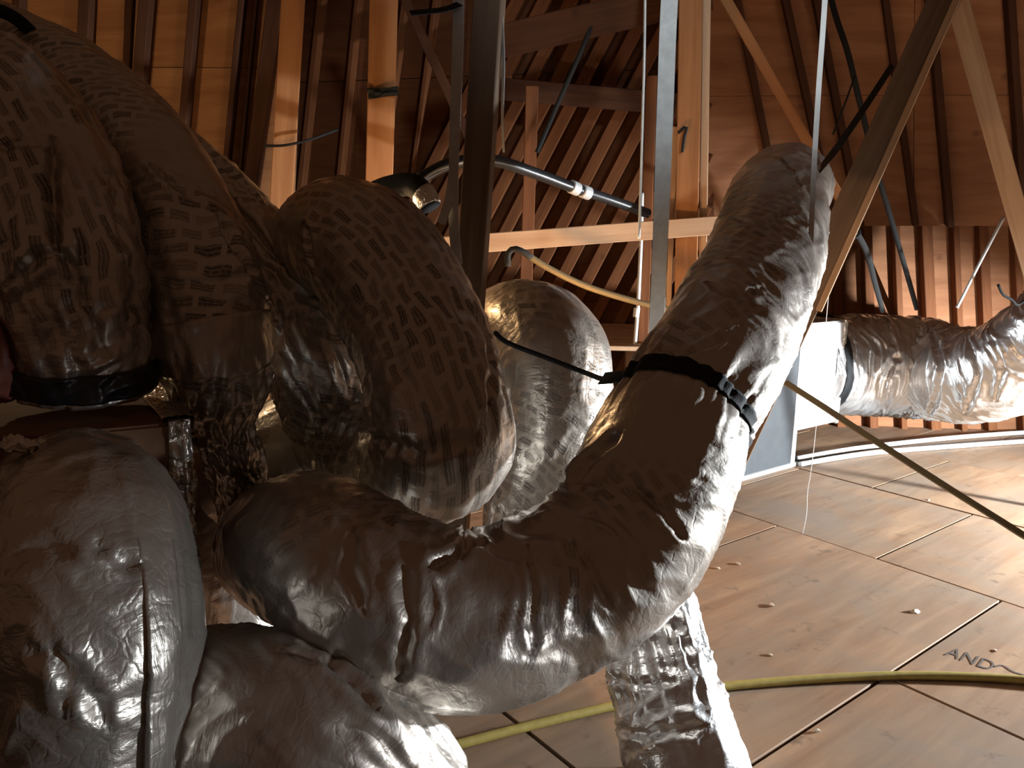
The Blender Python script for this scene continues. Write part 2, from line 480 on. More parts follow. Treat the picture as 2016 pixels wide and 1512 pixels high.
class Duct:
    """insulated flex duct: pts = (px, py, distance, radius)"""

    def __init__(self, name, pts, mat, label, seed=0, wr=1.0, lump=1.0, ties=(), creases=(), sag=1.0, seg=150, ds=0.008,
                 crumples=(), ringamp=1.0, jacket='jacket', world_pts=None, cat='duct', group='flexible ducts'):
        P = [(*p[0], p[1]) if len(p) == 2 else (*at(p[0], p[1], p[2]), p[3]) for p in pts]
        S = spline(P, 24)
        R4, s = resample(S, ds)
        C = R4[:, :3]; R = R4[:, 3].copy()
        T, X, Yv = frames(C)
        th = np.linspace(0, 2 * np.pi, seg, endpoint=False)
        ct, st = np.cos(th)[None, :], np.sin(th)[None, :]
        K = np.gradient(T, axis=0) / max(1e-6, s[1])
        kern = np.ones(25) / 25
        K = np.stack([np.convolve(np.pad(K[:, k], 12, mode='edge'), kern, 'valid') for k in range(3)], 1)
        rad = ct[:, :, None] * X[:, None, :] + st[:, :, None] * Yv[:, None, :]
        inner = np.einsum('ijk,ik->ij', rad, K)              # >0 on the inside of a bend
        si = np.clip(inner * R[:, None], 0, 1.2)
        so = np.clip(-inner * R[:, None], 0, 1.0)
        S2 = np.repeat(s[:, None], seg, 1)
        o = seed * 7.3
        cx, sy = ct + 0 * S2, st + 0 * S2
        warp = 0.9 * vnoise(cx * 1.6 + o, sy * 1.6, S2 * 4, seed)
        low = vnoise(cx * 0.9 + o, sy * 0.9 + 4, S2 * 2.6, seed + 1)
        mid = np.abs(vnoise(cx * 2.0 + o, sy * 2.0, S2 * 7 + warp, seed + 2))
        # folds that run round the duct
        rings = 1 - np.abs(vnoise(cx * 1.3 + o, sy * 1.3 + 9, S2 * 20 + 2.2 * warp, seed + 3))
        rings2 = 1 - np.abs(vnoise(cx * 2.6 + o, sy * 2.6 + 2, S2 * 44 + 3.0 * warp, seed + 4))
        # shallow diagonal pulls
        diag = 1 - np.abs(vnoise(cx * 3.2 + S2 * 5, sy * 3.2 - S2 * 4, S2 * 6 + o, seed + 5))
        mask = 0.35 + 0.65 * np.clip(0.5 + 0.9 * vnoise(cx * 0.8 + o, sy * 0.8, S2 * 1.7 + 5, seed + 6), 0, 1)
        r = R[:, None] * (1 + 0.035 * lump * low)
        r = r + wr * (0.011 * (mid - 0.25) + ringamp * mask * (0.009 * (rings ** 3 - 0.4) + 0.0035 * (rings2 ** 2 - 0.5)) + 0.005 * (diag ** 4 - 0.2))
        r = r + wr * si * (0.030 * (rings ** 2 - 0.55) + 0.009 * (rings2 - 0.5))
        # stretched smooth on the outside of bends
        r = r * (1 + 0.02 * so)
        self.C, self.s = C, s
        for (s0, depth, w) in ties:                              # tied-in necks with gathered film
            f0 = (s0 if not isinstance(s0, tuple) else self.frac(*s0)) * s[-1]
            g = np.exp(-((S2 - f0) / w) ** 2)
            g2 = np.exp(-((S2 - f0) / (w * 2.6)) ** 2)
            gather = np.abs(vnoise(cx * 7 + o, sy * 7, S2 * 2, seed + 8))
            r = r * (1 - depth * g) + 0.024 * g2 * (gather - 0.3) * wr
        for (s0, s1, amp) in crumples:                           # scrunched lengths
            f0, f1 = s0 * s[-1], s1 * s[-1]
            g = 1 / (1 + np.exp(-(S2 - f0) / 0.025)) * 1 / (1 + np.exp((S2 - f1) / 0.025))
            c1 = np.abs(vnoise(cx * 3.4 + o + 2 * warp, sy * 3.4, S2 * 13 + 3 * warp, seed + 9))
            c2 = np.abs(vnoise(cx * 9 + o, sy * 9, S2 * 34 + warp, seed + 10))
            r = r + amp * g * (0.7 * (c1 - 0.3) + 0.16 * (c2 - 0.3))
        if creases:                                              # long folds, traced where they show
            Vp = C[:, None, :] + R[:, None, None] * rad
            d = Vp - np.array([0, 0, CAM_H]); z = d @ fwd
            X2 = 1008 + FPX * (d @ rgt) / z; Y2 = 756 - FPX * (d @ upv) / z
            back = np.einsum('ijk,ijk->ij', d, rad) > 0
            for poly, depth, w in creases:
                q = []
                for (px, py) in spline(poly, 6):
                    e = (X2 - px) ** 2 + (Y2 - py) ** 2 + np.where(back, 1e9, 0)
                    i_, j_ = np.unravel_index(np.argmin(e), e.shape)
                    q.append((i_, j_))
                P3 = np.array([Vp[i_, j_] for i_, j_ in q])
                fine = np.vstack([np.linspace(P3[k], P3[k + 1], 5, endpoint=False) for k in range(len(P3) - 1)] + [P3[-1:]])
                dm = np.full(r.shape, 9.0)
                lo = max(0, min(a for a, b in q) - 25); hi = min(len(s), max(a for a, b in q) + 25)
                for k, p in enumerate(fine):
                    t = k / (len(fine) - 1)
                    taper = 1.0 / max(.25, min(1, 5 * t + .2, 5 * (1 - t) + .2))
                    dd = np.linalg.norm(Vp[lo:hi] - p, axis=2) * taper
                    dm[lo:hi] = np.minimum(dm[lo:hi], dd)
                dm = dm * (1 + .35 * vnoise(cx * 5 + o, sy * 5, S2 * 18, seed + 12))
                r = r - depth * np.exp(-(dm / w) ** 2) + 0.45 * depth * np.exp(-((dm - 2.0 * w) / (1.3 * w)) ** 2)
        V = C[:, None, :] + r[:, :, None] * rad
        V[:, :, 2] -= 0.0
        self.C, self.V, self.s, self.seg, self.rad, self.r, self.th = C, V, s, seg, rad, r, th
        self.Rm = R
        base = Vector(C[-1]) if C[-1][2] < C[0][2] else Vector(C[0])
        lowv = V.reshape(-1, 3)[V.reshape(-1, 3)[:, 2].argmin()]
        self.root = empty(name, (float(C[:, 0].mean()), float(C[:, 1].mean()), float(lowv[2])))
        tag(self.root, label, cat, group)
        self.jacket = self.grid(jacket, V, mat, self.root, close=True, uvscale=R.mean())

    def frac(self, px, py):
        d = self.C - np.array([0, 0, CAM_H])
        z = d @ fwd
        x = 1008 + FPX * (d @ rgt) / z; y = 756 - FPX * (d @ upv) / z
        return float(self.s[np.argmin((x - px) ** 2 + (y - py) ** 2)] / self.s[-1])

    def grid(self, name, V, mat, parent, close=False, uvscale=0.2, thick=0.0, s0=0.0):
        n, m = V.shape[:2]
        me = bpy.data.meshes.new(name)
        verts = V.reshape(-1, 3)
        i, j = np.meshgrid(np.arange(n - 1), np.arange(m if close else m - 1), indexing='ij')
        j2 = (j + 1) % m
        q = np.stack([i * m + j, i * m + j2, (i + 1) * m + j2, (i + 1) * m + j], -1).reshape(-1, 4)
        nv, nf = len(verts), len(q)
        extra = []
        if close:
            extra = [V[0].mean(0), V[-1].mean(0)]
            nv += 2
        tri = []
        if close:
            a = np.arange(m)
            tri = np.concatenate([np.stack([np.full(m, nv - 2), (a + 1) % m, a], -1),
                                  np.stack([np.full(m, nv - 1), (n - 1) * m + a, (n - 1) * m + (a + 1) % m], -1)])
        allv = np.concatenate([verts, np.array(extra)]) if len(extra) else verts
        me.vertices.add(nv)
        me.vertices.foreach_set('co', allv.astype(np.float32).ravel())
        nl = nf * 4 + len(tri) * 3
        me.loops.add(nl)
        li = np.concatenate([q.ravel(), np.array(tri, int).ravel()]) if len(tri) else q.ravel()
        me.loops.foreach_set('vertex_index', li.astype(np.int32))
        me.polygons.add(nf + len(tri))
        ls = np.concatenate([np.arange(nf) * 4, nf * 4 + np.arange(len(tri)) * 3]) if len(tri) else np.arange(nf) * 4
        me.polygons.foreach_set('loop_start', ls.astype(np.int32))
        me.polygons.foreach_set('use_smooth', np.ones(nf + len(tri), bool))
        me.update(calc_edges=True)
        uvl = me.uv_layers.new(name='UVMap')
        circ = 2 * np.pi * uvscale
        ss = np.linalg.norm(np.diff(V.mean(1), axis=0), axis=1)
        ss = np.concatenate([[0], np.cumsum(ss)]) + s0
        jj = np.stack([j, j + 1, j + 1, j], -1).reshape(-1, 4)
        ii = np.stack([i, i, i + 1, i + 1], -1).reshape(-1, 4)
        uvq = np.stack([ss[ii], jj / self.seg * circ], -1).reshape(-1, 2)
        if len(tri):
            uvq = np.concatenate([uvq, np.zeros((len(tri) * 3, 2))])
        uvl.data.foreach_set('uv', uvq.astype(np.float32).ravel())
        me.validate()
        o = link(name, me, mat, parent)
        return o

    def band(self, name, f, w, mat, lift=0.004, parent=None, tilt=0.0):
        """strap or tape that goes right round the duct at fraction f, w metres wide"""
        c = (f if not isinstance(f, tuple) else self.frac(*f)) * self.s[-1]
        ds = self.s[1]
        i0, i1 = max(0, int((c - w / 2) / ds)), min(len(self.s) - 1, int((c + w / 2) / ds) + 1)
        rows = np.arange(i0, i1 + 1)
        V = self.V[rows] + self.rad[rows] * lift
        inn = self.V[rows] - self.rad[rows] * 0.004
        V = np.concatenate([inn[:1], V, inn[-1:]], 0)
        return self.grid_open(name, V, mat, parent or self.root)

    def grid_open(self, name, V, mat, parent, wrap=True):
        n, m = V.shape[:2]
        mm = m if wrap else m - 1
        faces = [(i * m + j, i * m + (j + 1) % m, (i + 1) * m + (j + 1) % m, (i + 1) * m + j) for i in range(n - 1) for j in range(mm)]
        me = mesh_from(name, V.reshape(-1, 3), faces, True)
        uvl = me.uv_layers.new(name='UVMap')
        co = np.array([(v.co.x + v.co.y, v.co.z) for v in me.vertices])
        idx = np.empty(len(me.loops), np.int32); me.loops.foreach_get('vertex_index', idx)
        uvl.data.foreach_set('uv', co[idx].astype(np.float32).ravel())
        return link(name, me, mat, parent)

    def flap(self, name, f0, f1, t0, t1, mat, lift0=0.002, lift1=0.02, parent=None, wave=0.01):
        """lapped film strip between angles t0..t1 (deg); the t1 edge stands proud"""
        i0, i1 = int(f0 * (len(self.s) - 1)), int(f1 * (len(self.s) - 1))
        a, b = sorted((math.radians(t0) % (2 * np.pi), math.radians(t1) % (2 * np.pi)))
        a, b = math.radians(t0), math.radians(t1)
        k = max(4, int(abs(b - a) / (2 * np.pi) * self.seg))
        tt = np.linspace(a, b, k)
        rows = np.arange(i0, i1 + 1)
        jj = np.round(tt / (2 * np.pi) * self.seg).astype(int) % self.seg
        lift = np.linspace(lift0, lift1, k)[None, :] + wave * np.linspace(0, 1, k)[None, :] * np.sin(self.s[rows] * 21)[:, None] * np.sin(self.s[rows] * 8.3)[:, None]
        up = np.clip((self.s[rows] - self.s[rows[0]]) / (.3 * (self.s[rows[-1]] - self.s[rows[0]])), .02, 1)[:, None]
        lift = lift * up * up * (3 - 2 * up)
        top = self.V[rows][:, jj] + self.rad[rows][:, jj] * lift[:, :, None]
        bot = self.V[rows][:, jj] - self.rad[rows][:, jj] * 0.003
        V = np.concatenate([top, bot[:, ::-1]], 1)
        return self.grid_open(name, V, mat, parent or self.root, wrap=True)


# ------------------------------------------------------------------ setting: floor
pO = at_z(1725, 1100)
dA = (at_z(1992, 977) - pO); dA.z = 0; dA.normalize()          # joints that run away to the right
dB = Vector((dA.y, -dA.x, 0))                                   # joints that run towards the right edge
floor = empty('floor', (pO.x, pO.y, 0))
tag(floor, 'worn plywood sheets laid over joists, dusty brown', None, None, 'structure')
angA = math.atan2(dA.y, dA.x)
sub = link('subfloor', box_mesh('subfloor', 13, 14, 0.06, 0.0), M['dark'], floor)
sub.matrix_parent_inverse = Matrix.Identity(4)
sub.location = Vector((1.2, 4.6, -0.055)) - floor.location
_pm = {}


def panel(a0, a1, b0, b1, dz=0.0):
    g = 0.0065
    sx, sy = a1 - a0 - 2 * g, b1 - b0 - 2 * g
    key = (round(sx, 3), round(sy, 3))
    if key not in _pm:
        _pm[key] = box_mesh('floor_panel', sx, sy, 0.018, 0.0015)
        _pm[key].materials.append(M['ply_floor'])
    o = bpy.data.objects.new('floor_panel', _pm[key])
    COL.objects.link(o)
    o.parent = floor
    c = dA * (a0 + a1) / 2 + dB * (b0 + b1) / 2
    o.location = (c.x, c.y, -0.009 + dz)
    o.rotation_euler = (random.uniform(-.0012, .0012), random.uniform(-.0012, .0012), angA)


W = 1.19
for row, (a0, a1, off) in enumerate(((0, 1.2, 0.0), (1.2, 2.4, 0.55), (2.4, 3.6, 0.0), (3.6, 4.8, .5), (4.8, 6.0, 0), (6.0, 7.2, .5))):
    for k in range(-6, 5):
        panel(a0, a1, off + k * W, off + (k + 1) * W, random.uniform(-.002, .002))
for k in range(-6, 4):
    b0 = -0.59 + k * W
    if k >= 1:
        panel(-1.10, 0, b0, b0 + W, random.uniform(-.002, .002)); panel(-3.5, -1.10, b0, b0 + W)
    else:
        panel(-2.42, 0, b0, b0 + W, random.uniform(-.002, .002)); panel(-4.8, -2.42, b0, b0 + W)

# ------------------------------------------------------------------ setting: roof planes, knee wall
def roof(name, label, quad_px, p, n, panels, rafters, mat, rmat, thick=0.016):
    """sheathing split into sheets along pixel-defined quad on a real inclined plane, rafters standing proud of it"""
    c = [on_plane(x, y, p, n) for x, y in quad_px]                 # tl, tr, br, bl
    root = empty(name, tuple((c[0] + c[1] + c[2] + c[3]) / 4))
    tag(root, label, None, None, 'structure')
    nu, nv = panels
    for i in range(nu):
        for j in range(nv):
            def q(u, v):
                top = c[0].lerp(c[1], u); bot = c[3].lerp(c[2], u)
                return top.lerp(bot, v)
            e = 0.0005
            k = [q(i / nu + e, j / nv + e), q((i + 1) / nu - e, j / nv + e), q((i + 1) / nu - e, (j + 1) / nv - e), q(i / nu + e, (j + 1) / nv - e)]
            o3 = root.location
            ctr = (k[0] + k[1] + k[2] + k[3]) / 4
            x = (k[1] - k[0]).normalized(); zz = n.normalized(); y = zz.cross(x)
            mw = Matrix(((x[0], y[0], zz[0], ctr[0]), (x[1], y[1], zz[1], ctr[1]), (x[2], y[2], zz[2], ctr[2]), (0, 0, 0, 1)))
            inv = mw.inverted()
            loc = [inv @ v for v in k]
            vv = [(v.x, v.y, 0) for v in loc] + [(v.x, v.y, -thick) for v in loc]
            me = mesh_from('sheathing_panel', vv, [(0, 1, 2, 3), (7, 6, 5, 4), (0, 4, 5, 1), (1, 5, 6, 2), (2, 6, 7, 3), (3, 7, 4, 0)])
            o = link('sheathing_panel', me, mat)
            o.parent = root
            o.matrix_basis = Matrix.Translation(-root.location) @ mw
    back = [v - n.normalized() * (thick + 0.004) - root.location for v in c]  # added dark sheet, blocks background light at the panel seams
    link('seam_light_stop', mesh_from('seam_light_stop', back + [v - n.normalized() * 0.01 for v in back],
         [(0, 1, 2, 3), (7, 6, 5, 4), (0, 4, 5, 1), (1, 5, 6, 2), (2, 6, 7, 3), (3, 7, 4, 0)]), M['dark']).parent = root
    for (x0, y0, x1, y1, w, d) in rafters:
        a, b = on_plane(x0, y0, p, n), on_plane(x1, y1, p, n)
        off = n.normalized() * (d / 2 + 0.001)
        bar('rafter', a + off, b + off, w, d, rmat, root, face=n)
    return root


# left slope: bright plywood between dark rafters
nL = Vector((0.12, -1.0, -0.30)).normalized()
pL = Vector((-2.0, 5.3, 1.6))
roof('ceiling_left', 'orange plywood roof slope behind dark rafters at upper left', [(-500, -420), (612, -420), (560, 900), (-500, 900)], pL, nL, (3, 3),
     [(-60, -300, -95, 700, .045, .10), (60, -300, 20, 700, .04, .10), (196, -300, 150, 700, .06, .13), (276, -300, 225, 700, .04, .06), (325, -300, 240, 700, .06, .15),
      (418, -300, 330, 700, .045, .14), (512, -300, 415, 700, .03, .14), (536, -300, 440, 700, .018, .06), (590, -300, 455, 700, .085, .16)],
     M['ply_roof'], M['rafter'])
# far slope: close-set rafters leaning to the right
nM = Vector((-0.35, -1.0, -0.28)).normalized()
pM = Vector((0.6, 7.0, 1.6))
raf = []
for k in range(0, 15):
    xb = 640 + k * 52
    xt = xb + 0.52 * 1150
    yt = -400 if xt < 1395 else -400 + (xt - 1395) / 0.52
    raf.append((min(xt, 1395), yt, xb, 750, .095, .15))
for x0, x1, w in ((675, 585, .05), (745, 660, .04), (850, 735, .05), (905, 800, .04)):
    raf.append((x0, -300, x1, 500, w, .10))
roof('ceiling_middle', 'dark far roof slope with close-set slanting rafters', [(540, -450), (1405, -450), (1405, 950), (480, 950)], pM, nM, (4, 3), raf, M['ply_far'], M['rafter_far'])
# right slope above the knee wall
nR = Vector((-0.10, -1.0, -0.42)).normalized()
pR = Vector((4.0, 6.3, 2.0))
roof('ceiling_right', 'red-brown plywood roof slope with knots at upper right', [(1385, -500), (2700, -500), (2700, 445), (1385, 445)], pR, nR, (3, 3),
     [(1390, -300, 1540, 440, .05, .05), (1478, -300, 1640, 440, .05, .09), (1545, -300, 1690, 440, .05, .10), (1700, -300, 1800, 440, .045, .05),
      (1800, -300, 1865, 440, .05, .09), (1960, -300, 2010, 440, .05, .10), (2120, -300, 2150, 440, .05, .1), (2290, -300, 2300, 440, .05, .1)],
     M['ply_red'], M['rafter'])
nK = Vector((-0.05, -1.0, 0)).normalized()
pK = at_z(1840, 842)
kn = roof('wall_right', 'low knee wall of reddish boards and studs behind the big duct', [(1385, 425), (2700, 425), (2700, 850), (1385, 850)], pK, nK, (4, 1),
          [(x, 428, x + dx, 845, w, .09) for x, dx, w in ((1480, 2, .06), (1560, 4, .06), (1640, 10, .07), (1700, 14, .075), (1757, 16, .05), (1815, 20, .09), (1872, 18, .05), (1925, 20, .08), (1990, 20, .06), (2060, 20, .06), (2150, 20, .06), (2260, 15, .06), (2380, 15, .06))],
          M['ply_red'], M['rafter_far'])
for o in list(kn.children):
    if o.name.startswith('rafter'):
        o.name = 'stud'
a, b = on_plane(1385, 416, pK, nK), on_plane(2650, 430, pK, nK)
bar('top_plate', a + nK * .09, b + nK * .09, .13, .16, M['rafter'], kn, face=nK)

# ------------------------------------------------------------------ timber: posts, braces, beams
def timber(name, label, cat, p0, p1, Y0, Y1, w, t, mat, group=None, face=None, to_floor=False, to_roof=0.0):
    a, b = at(p0[0], p0[1], Y0), at(p1[0], p1[1], Y1)
    if to_floor:
        d = (b - a); b = a + d * ((0.0 - a.z) / d.z)
    o = bar(name, a, b, w, t, mat, None, face)
    return tag(o, label, cat, group)


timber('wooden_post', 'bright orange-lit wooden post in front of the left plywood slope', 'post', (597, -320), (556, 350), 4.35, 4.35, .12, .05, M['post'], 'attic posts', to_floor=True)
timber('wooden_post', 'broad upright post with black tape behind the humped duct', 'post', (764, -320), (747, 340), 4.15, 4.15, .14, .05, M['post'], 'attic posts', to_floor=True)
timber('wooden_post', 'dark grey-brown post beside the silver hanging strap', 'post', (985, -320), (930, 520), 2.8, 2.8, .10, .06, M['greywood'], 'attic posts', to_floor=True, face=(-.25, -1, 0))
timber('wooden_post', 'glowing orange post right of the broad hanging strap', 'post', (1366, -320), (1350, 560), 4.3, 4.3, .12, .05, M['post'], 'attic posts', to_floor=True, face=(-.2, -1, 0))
timber('wooden_stud', 'slim greyish stud fixed to the right side of the glowing post', 'stud', (1396, -320), (1383, 560), 4.33, 4.33, .042, .09, M['pale'], 'attic studs', to_floor=True)
timber('wooden_stud', 'slim pale stud just behind the broad hanging strap', 'stud', (1330, 250), (1318, 560), 4.4, 4.4, .03, .06, M['pale'], 'attic studs', to_floor=True)
timber('wooden_stud', 'dim orange upright stud behind the black conduit', 'stud', (1048, 170), (1036, 560), 5.4, 5.4, .085, .05, M['rafter_far'], 'attic studs', to_floor=True)
timber('wooden_stud', 'slim orange stud behind the thin white drain pipe', 'stud', (1283, 150), (1268, 600), 5.2, 5.2, .07, .05, M['rafter_far'], 'attic studs', to_floor=True)
timber('cross_beam', 'pinkish rough horizontal board below the black conduit', 'beam', (740, 495), (1455, 440), 4.24, 4.24, .10, .04, M['pale'], 'cross beams')
timber('cross_beam', 'dark sloping beam crossing above the far rafters', 'beam', (960, 88), (1400, -15), 5.0, 4.8, .19, .05, M['rafter'], 'cross beams')
timber('purlin', 'dark purlin running across the far slanting rafters', 'beam', (930, 170), (1330, 205), 6.2, 6.2, .16, .06, M['rafter'], 'cross beams')
timber('brace_plank', 'wide dark brace plank slanting down behind the duct top at right', 'brace', (1886, -60), (1566, 640), 4.0, 4.25, .15, .04, M['greywood'], 'diagonal braces', to_floor=True)
timber('lit_edge_strip', 'thin pale strip painting the lit right edge of the wide brace plank', 'brace', (1910, -60), (1612, 612), 3.96, 4.2, .034, .05, M['pale'], 'diagonal braces')  # separate pale piece stands in for light on the plank's edge
timber('brace_plank', 'pale brace slanting down to the right frame edge', 'brace', (1868, -60), (2052, 600), 4.2, 4.4, .10, .04, M['pale'], 'diagonal braces', to_floor=True)
timber('brace_plank', 'thin tan brace slanting down to the top of the curved duct', 'brace', (1395, -60), (1660, 400), 4.5, 4.5, .055, .08, M['post'], 'diagonal braces')
timber('brace_plank', 'short pale brace below the wide plank at the cable knot', 'brace', (1680, 440), (1765, 640), 6.5, 6.5, .045, .07, M['rafter_far'], 'diagonal braces')
timber('brace_plank', 'faint dark brace between the taped post and the silver strap', 'brace', (780, -40), (950, 330), 5.2, 5.2, .06, .05, M['rafter'], 'diagonal braces')

# raised deck in the background
dk = empty('raised_deck', (0.4, 5.6, 0))
tag(dk, 'pale raised board deck in the gap left of the curved duct', 'deck')
z_dk = at(1240, 640, 6.4).z
for i in range(3):
    o = link('deck_board', box_mesh('deck_board', 1.7, 0.49, 0.03, 0.004), M['pale'])
    o.parent = dk
    o.location = Vector((0.23, 5.25 + i * 0.5, z_dk - 0.015)) - dk.location
for x in (-0.55, 1.0):
    for y in (5.05, 6.45):
        o = link('leg', box_mesh('leg', .09, .09, z_dk - 0.031, 0.004), M['pale'])
        o.parent = dk
        o.location = Vector((x, y, (z_dk - 0.031) / 2)) - dk.location

# ------------------------------------------------------------------ flex ducts
main = Duct('flex_duct', [(545, 1080, 2.75, .205), (560, 1075, 2.35, .21), (620, 1085, 2.02, .215), (740, 1160, 1.86, .22), (900, 1222, 1.82, .222), (1060, 1182, 1.88, .22),
                         (1215, 1075, 1.98, .22), (1305, 905, 2.10, .213), (1345, 815, 2.2, .204), (1405, 715, 2.38, .212), (1462, 605, 2.68, .215), (1506, 500, 3.02, .213),
                         (1528, 410, 3.35, .208), (1545, 372, 3.65, .2), (1562, 370, 3.9, .19)],
            M['foil_print_light'], 'large curved silver flex duct sweeping up to the right in the foreground', seed=1, wr=0.95, ties=[((1345, 815), .06, .05)],
            crumples=[(.02, .12, .012)],
            creases=[([(846, 1122), (900, 1092), (960, 1062)], .022, .014), ([(1118, 955), (1160, 905), (1225, 850)], .024, .016), ([(700, 1040), (690, 1120), (720, 1200)], .012, .012),
                     ([(1040, 1080), (1050, 1180), (1045, 1290)], .010, .010), ([(1130, 1060), (1170, 1130), (1200, 1200)], .010, .010), ([(800, 1120), (805, 1220), (790, 1330)], .014, .014),
                     ([(1250, 960), (1310, 1010), (1340, 1060)], .009, .010), ([(1390, 560), (1440, 585), (1500, 570)], .010, .011), ([(1440, 430), (1490, 440), (1560, 410)], .012, .011), ([(1300, 690), (1370, 690), (1450, 650)], .008, .010)])
main.band('strap', (1345, 815), .035, M['black'], .006)

low = Duct('flex_duct', [(250, 1395, 1.85, .2), (380, 1400, 1.75, .205), (520, 1418, 1.68, .208), (640, 1460, 1.64, .205), (735, 1530, 1.62, .19), (800, 1620, 1.62, .18), (850, 1720, 1.65, .18)],
           M['foil_print_light'], 'silver flex duct along the bottom edge with bright crumpled end, under the curved duct', seed=5, wr=1.1, ties=[((745, 1540), .06, .04)], crumples=[(.6, .85, .03)], creases=[([(640, 1300), (690, 1340), (740, 1400)], .018, .013), ([(560, 1290), (640, 1300), (700, 1290)], .012, .012)])

front = Duct('flex_duct', [(140, 1000, 2.15, .21), (152, 1018, 1.87, .218), (170, 1080, 1.68, .222), (188, 1220, 1.58, .22), (190, 1380, 1.55, .212), (186, 1540, 1.55, .208), (184, 1700, 1.57, .208)],
             M['foil_spots'], 'blotchy printed silver flex duct hanging in the lower left corner', seed=9, wr=1.15, creases=[([(190, 1070), (230, 1100), (268, 1120)], .014, .012), ([(110, 1290), (170, 1350), (215, 1430)], .014, .012), ([(20, 1120), (80, 1080), (150, 1090)], .012, .014), ([(60, 1280), (120, 1300), (140, 1400)], .012, .012)])
left = Duct('flex_duct', [(165, 770, 2.15, .17), (160, 700, 2.14, .18), (150, 610, 2.13, .185), (125, 470, 2.14, .185), (85, 330, 2.2, .185), (10, 215, 2.3, .185), (-120, 150, 2.45, .185), (-330, 120, 2.65, .185), (-560, 140, 2.85, .185)],
            M['foil_print'], 'printed silver flex duct rising at the far left above a black collar', seed=13, wr=1.2, crumples=[(.035, .17, .034)], creases=[([(106, 285), (104, 380), (112, 490)], .028, .016), ([(0, 292), (50, 285), (106, 295)], .014, .012), ([(112, 490), (70, 515), (20, 560)], .016, .012), ([(112, 490), (150, 540), (170, 610)], .016, .012), ([(215, 330), (235, 430), (240, 520)], .010, .012)])
second = Duct('flex_duct', [(500, 1120, 2.95, .09), (480, 1000, 2.75, .09), (458, 905, 2.57, .09), (435, 835, 2.48, .10), (428, 770, 2.42, .15), (420, 690, 2.38, .182), (390, 560, 2.40, .188), (345, 430, 2.5, .188), (275, 310, 2.65, .188), (180, 215, 2.82, .188), (50, 130, 3.0, .188), (-110, 80, 3.15, .188), (-320, 60, 3.25, .188)],
              M['foil_print_across'], 'brown-shaded flex duct with silver tape band, second from the left', seed=17, wr=0.9, crumples=[(.015, .32, .034)], creases=[([(425, 425), (475, 505), (530, 600)], .024, .015), ([(330, 555), (400, 560), (500, 535)], .010, .012), ([(300, 330), (350, 370), (425, 425)], .014, .012)])
second.band('tape_band', (422, 672), .12, M['foil'], .005)
back = Duct('flex_duct', [(-330, 130, 3.6, .19), (-150, 140, 3.5, .19), (0, 170, 3.35, .19), (140, 225, 3.2, .192), (290, 318, 3.1, .192), (420, 420, 3.0, .19), (515, 530, 2.92, .185), (580, 640, 2.85, .182), (622, 730, 2.8, .175), (640, 830, 2.85, .15)],
            M['foil_print_across'], 'printed flex duct slanting down against the left plywood slope', seed=21, wr=1.0, crumples=[(.78, .985, .036)], creases=[([(230, 250), (340, 310), (450, 400), (560, 530)], .026, .016), ([(300, 225), (400, 290), (520, 400)], .014, .014)])
hump = Duct('flex_duct', [(560, 640, 3.45, .21), (605, 540, 3.15, .212), (660, 478, 2.86, .215), (715, 490, 2.66, .215), (765, 545, 2.52, .215), (815, 640, 2.42, .216), (850, 745, 2.33, .216),
                          (872, 840, 2.28, .214), (862, 893, 2.34, .208), (815, 905, 2.5, .205), (745, 890, 2.72, .2), (660, 850, 2.95, .2)],
            M['foil_print'], 'humped flex duct covered in dark print in the centre', seed=25, wr=0.95, crumples=[(.60, .74, .014)], creases=[([(600, 440), (625, 540), (680, 670)], .022, .014), ([(740, 858), (820, 885), (940, 870)], .018, .013), ([(930, 600), (965, 700), (960, 800)], .010, .012), ([(760, 700), (800, 680), (840, 640)], .008, .010)])
behind = Duct('flex_duct', [(930, 690, 3.75, .2), (985, 660, 3.4, .205), (1040, 655, 3.1, .21), (1085, 695, 2.93, .21), (1095, 790, 2.84, .208), (1082, 900, 2.78, .205), (1060, 1020, 2.76, .2), (1050, 1130, 2.8, .2)],
              M['foil_print_across'], 'flex duct bending down between the humped duct and the curved duct', seed=29, wr=0.8)
gap = Duct('flex_duct', [(430, 960, 3.0, .19), (560, 880, 2.98, .19), (690, 800, 3.05, .19), (800, 730, 3.2, .19)],
           M['foil'], 'shadowed plain flex duct in the dark gap left of the humped duct', seed=33, wr=0.5)
under = Duct('flex_duct', [(410, 880, 3.25, .2), (440, 1040, 3.1, .205), (470, 1190, 3.0, .205), (490, 1350, 2.95, .2), (500, 1500, 2.95, .2)],
             M['foil'], 'dim silver flex duct in shadow behind the left bend of the curved duct', seed=35, wr=0.8)
leg = Duct('flex_duct', [(1235, 1080, 2.42, .15), (1262, 1180, 2.34, .156), (1290, 1290, 2.24, .163), (1322, 1400, 2.13, .168), (1358, 1510, 2.04, .17), (1400, 1640, 1.98, .17)],
           M['foil_lit'], 'bright silver flex duct coming down to the floor below the curved duct', seed=37, wr=1.35, ties=[((1287, 1275), .05, .05)], crumples=[(.3, .95, .008)], creases=[([(1190, 1330), (1260, 1345), (1330, 1340)], .012, .011), ([(1210, 1430), (1290, 1445), (1390, 1430)], .014, .012), ([(1340, 1240), (1300, 1225), (1250, 1240)], .012, .012)])
Q = at_z(1562, 917)
hC = at(1597, 640, Q.y - .05).z
zb = at(1594, 851, Q.y + .02).z
cq = Q + Vector((0, 0, (hC + zb) / 2))
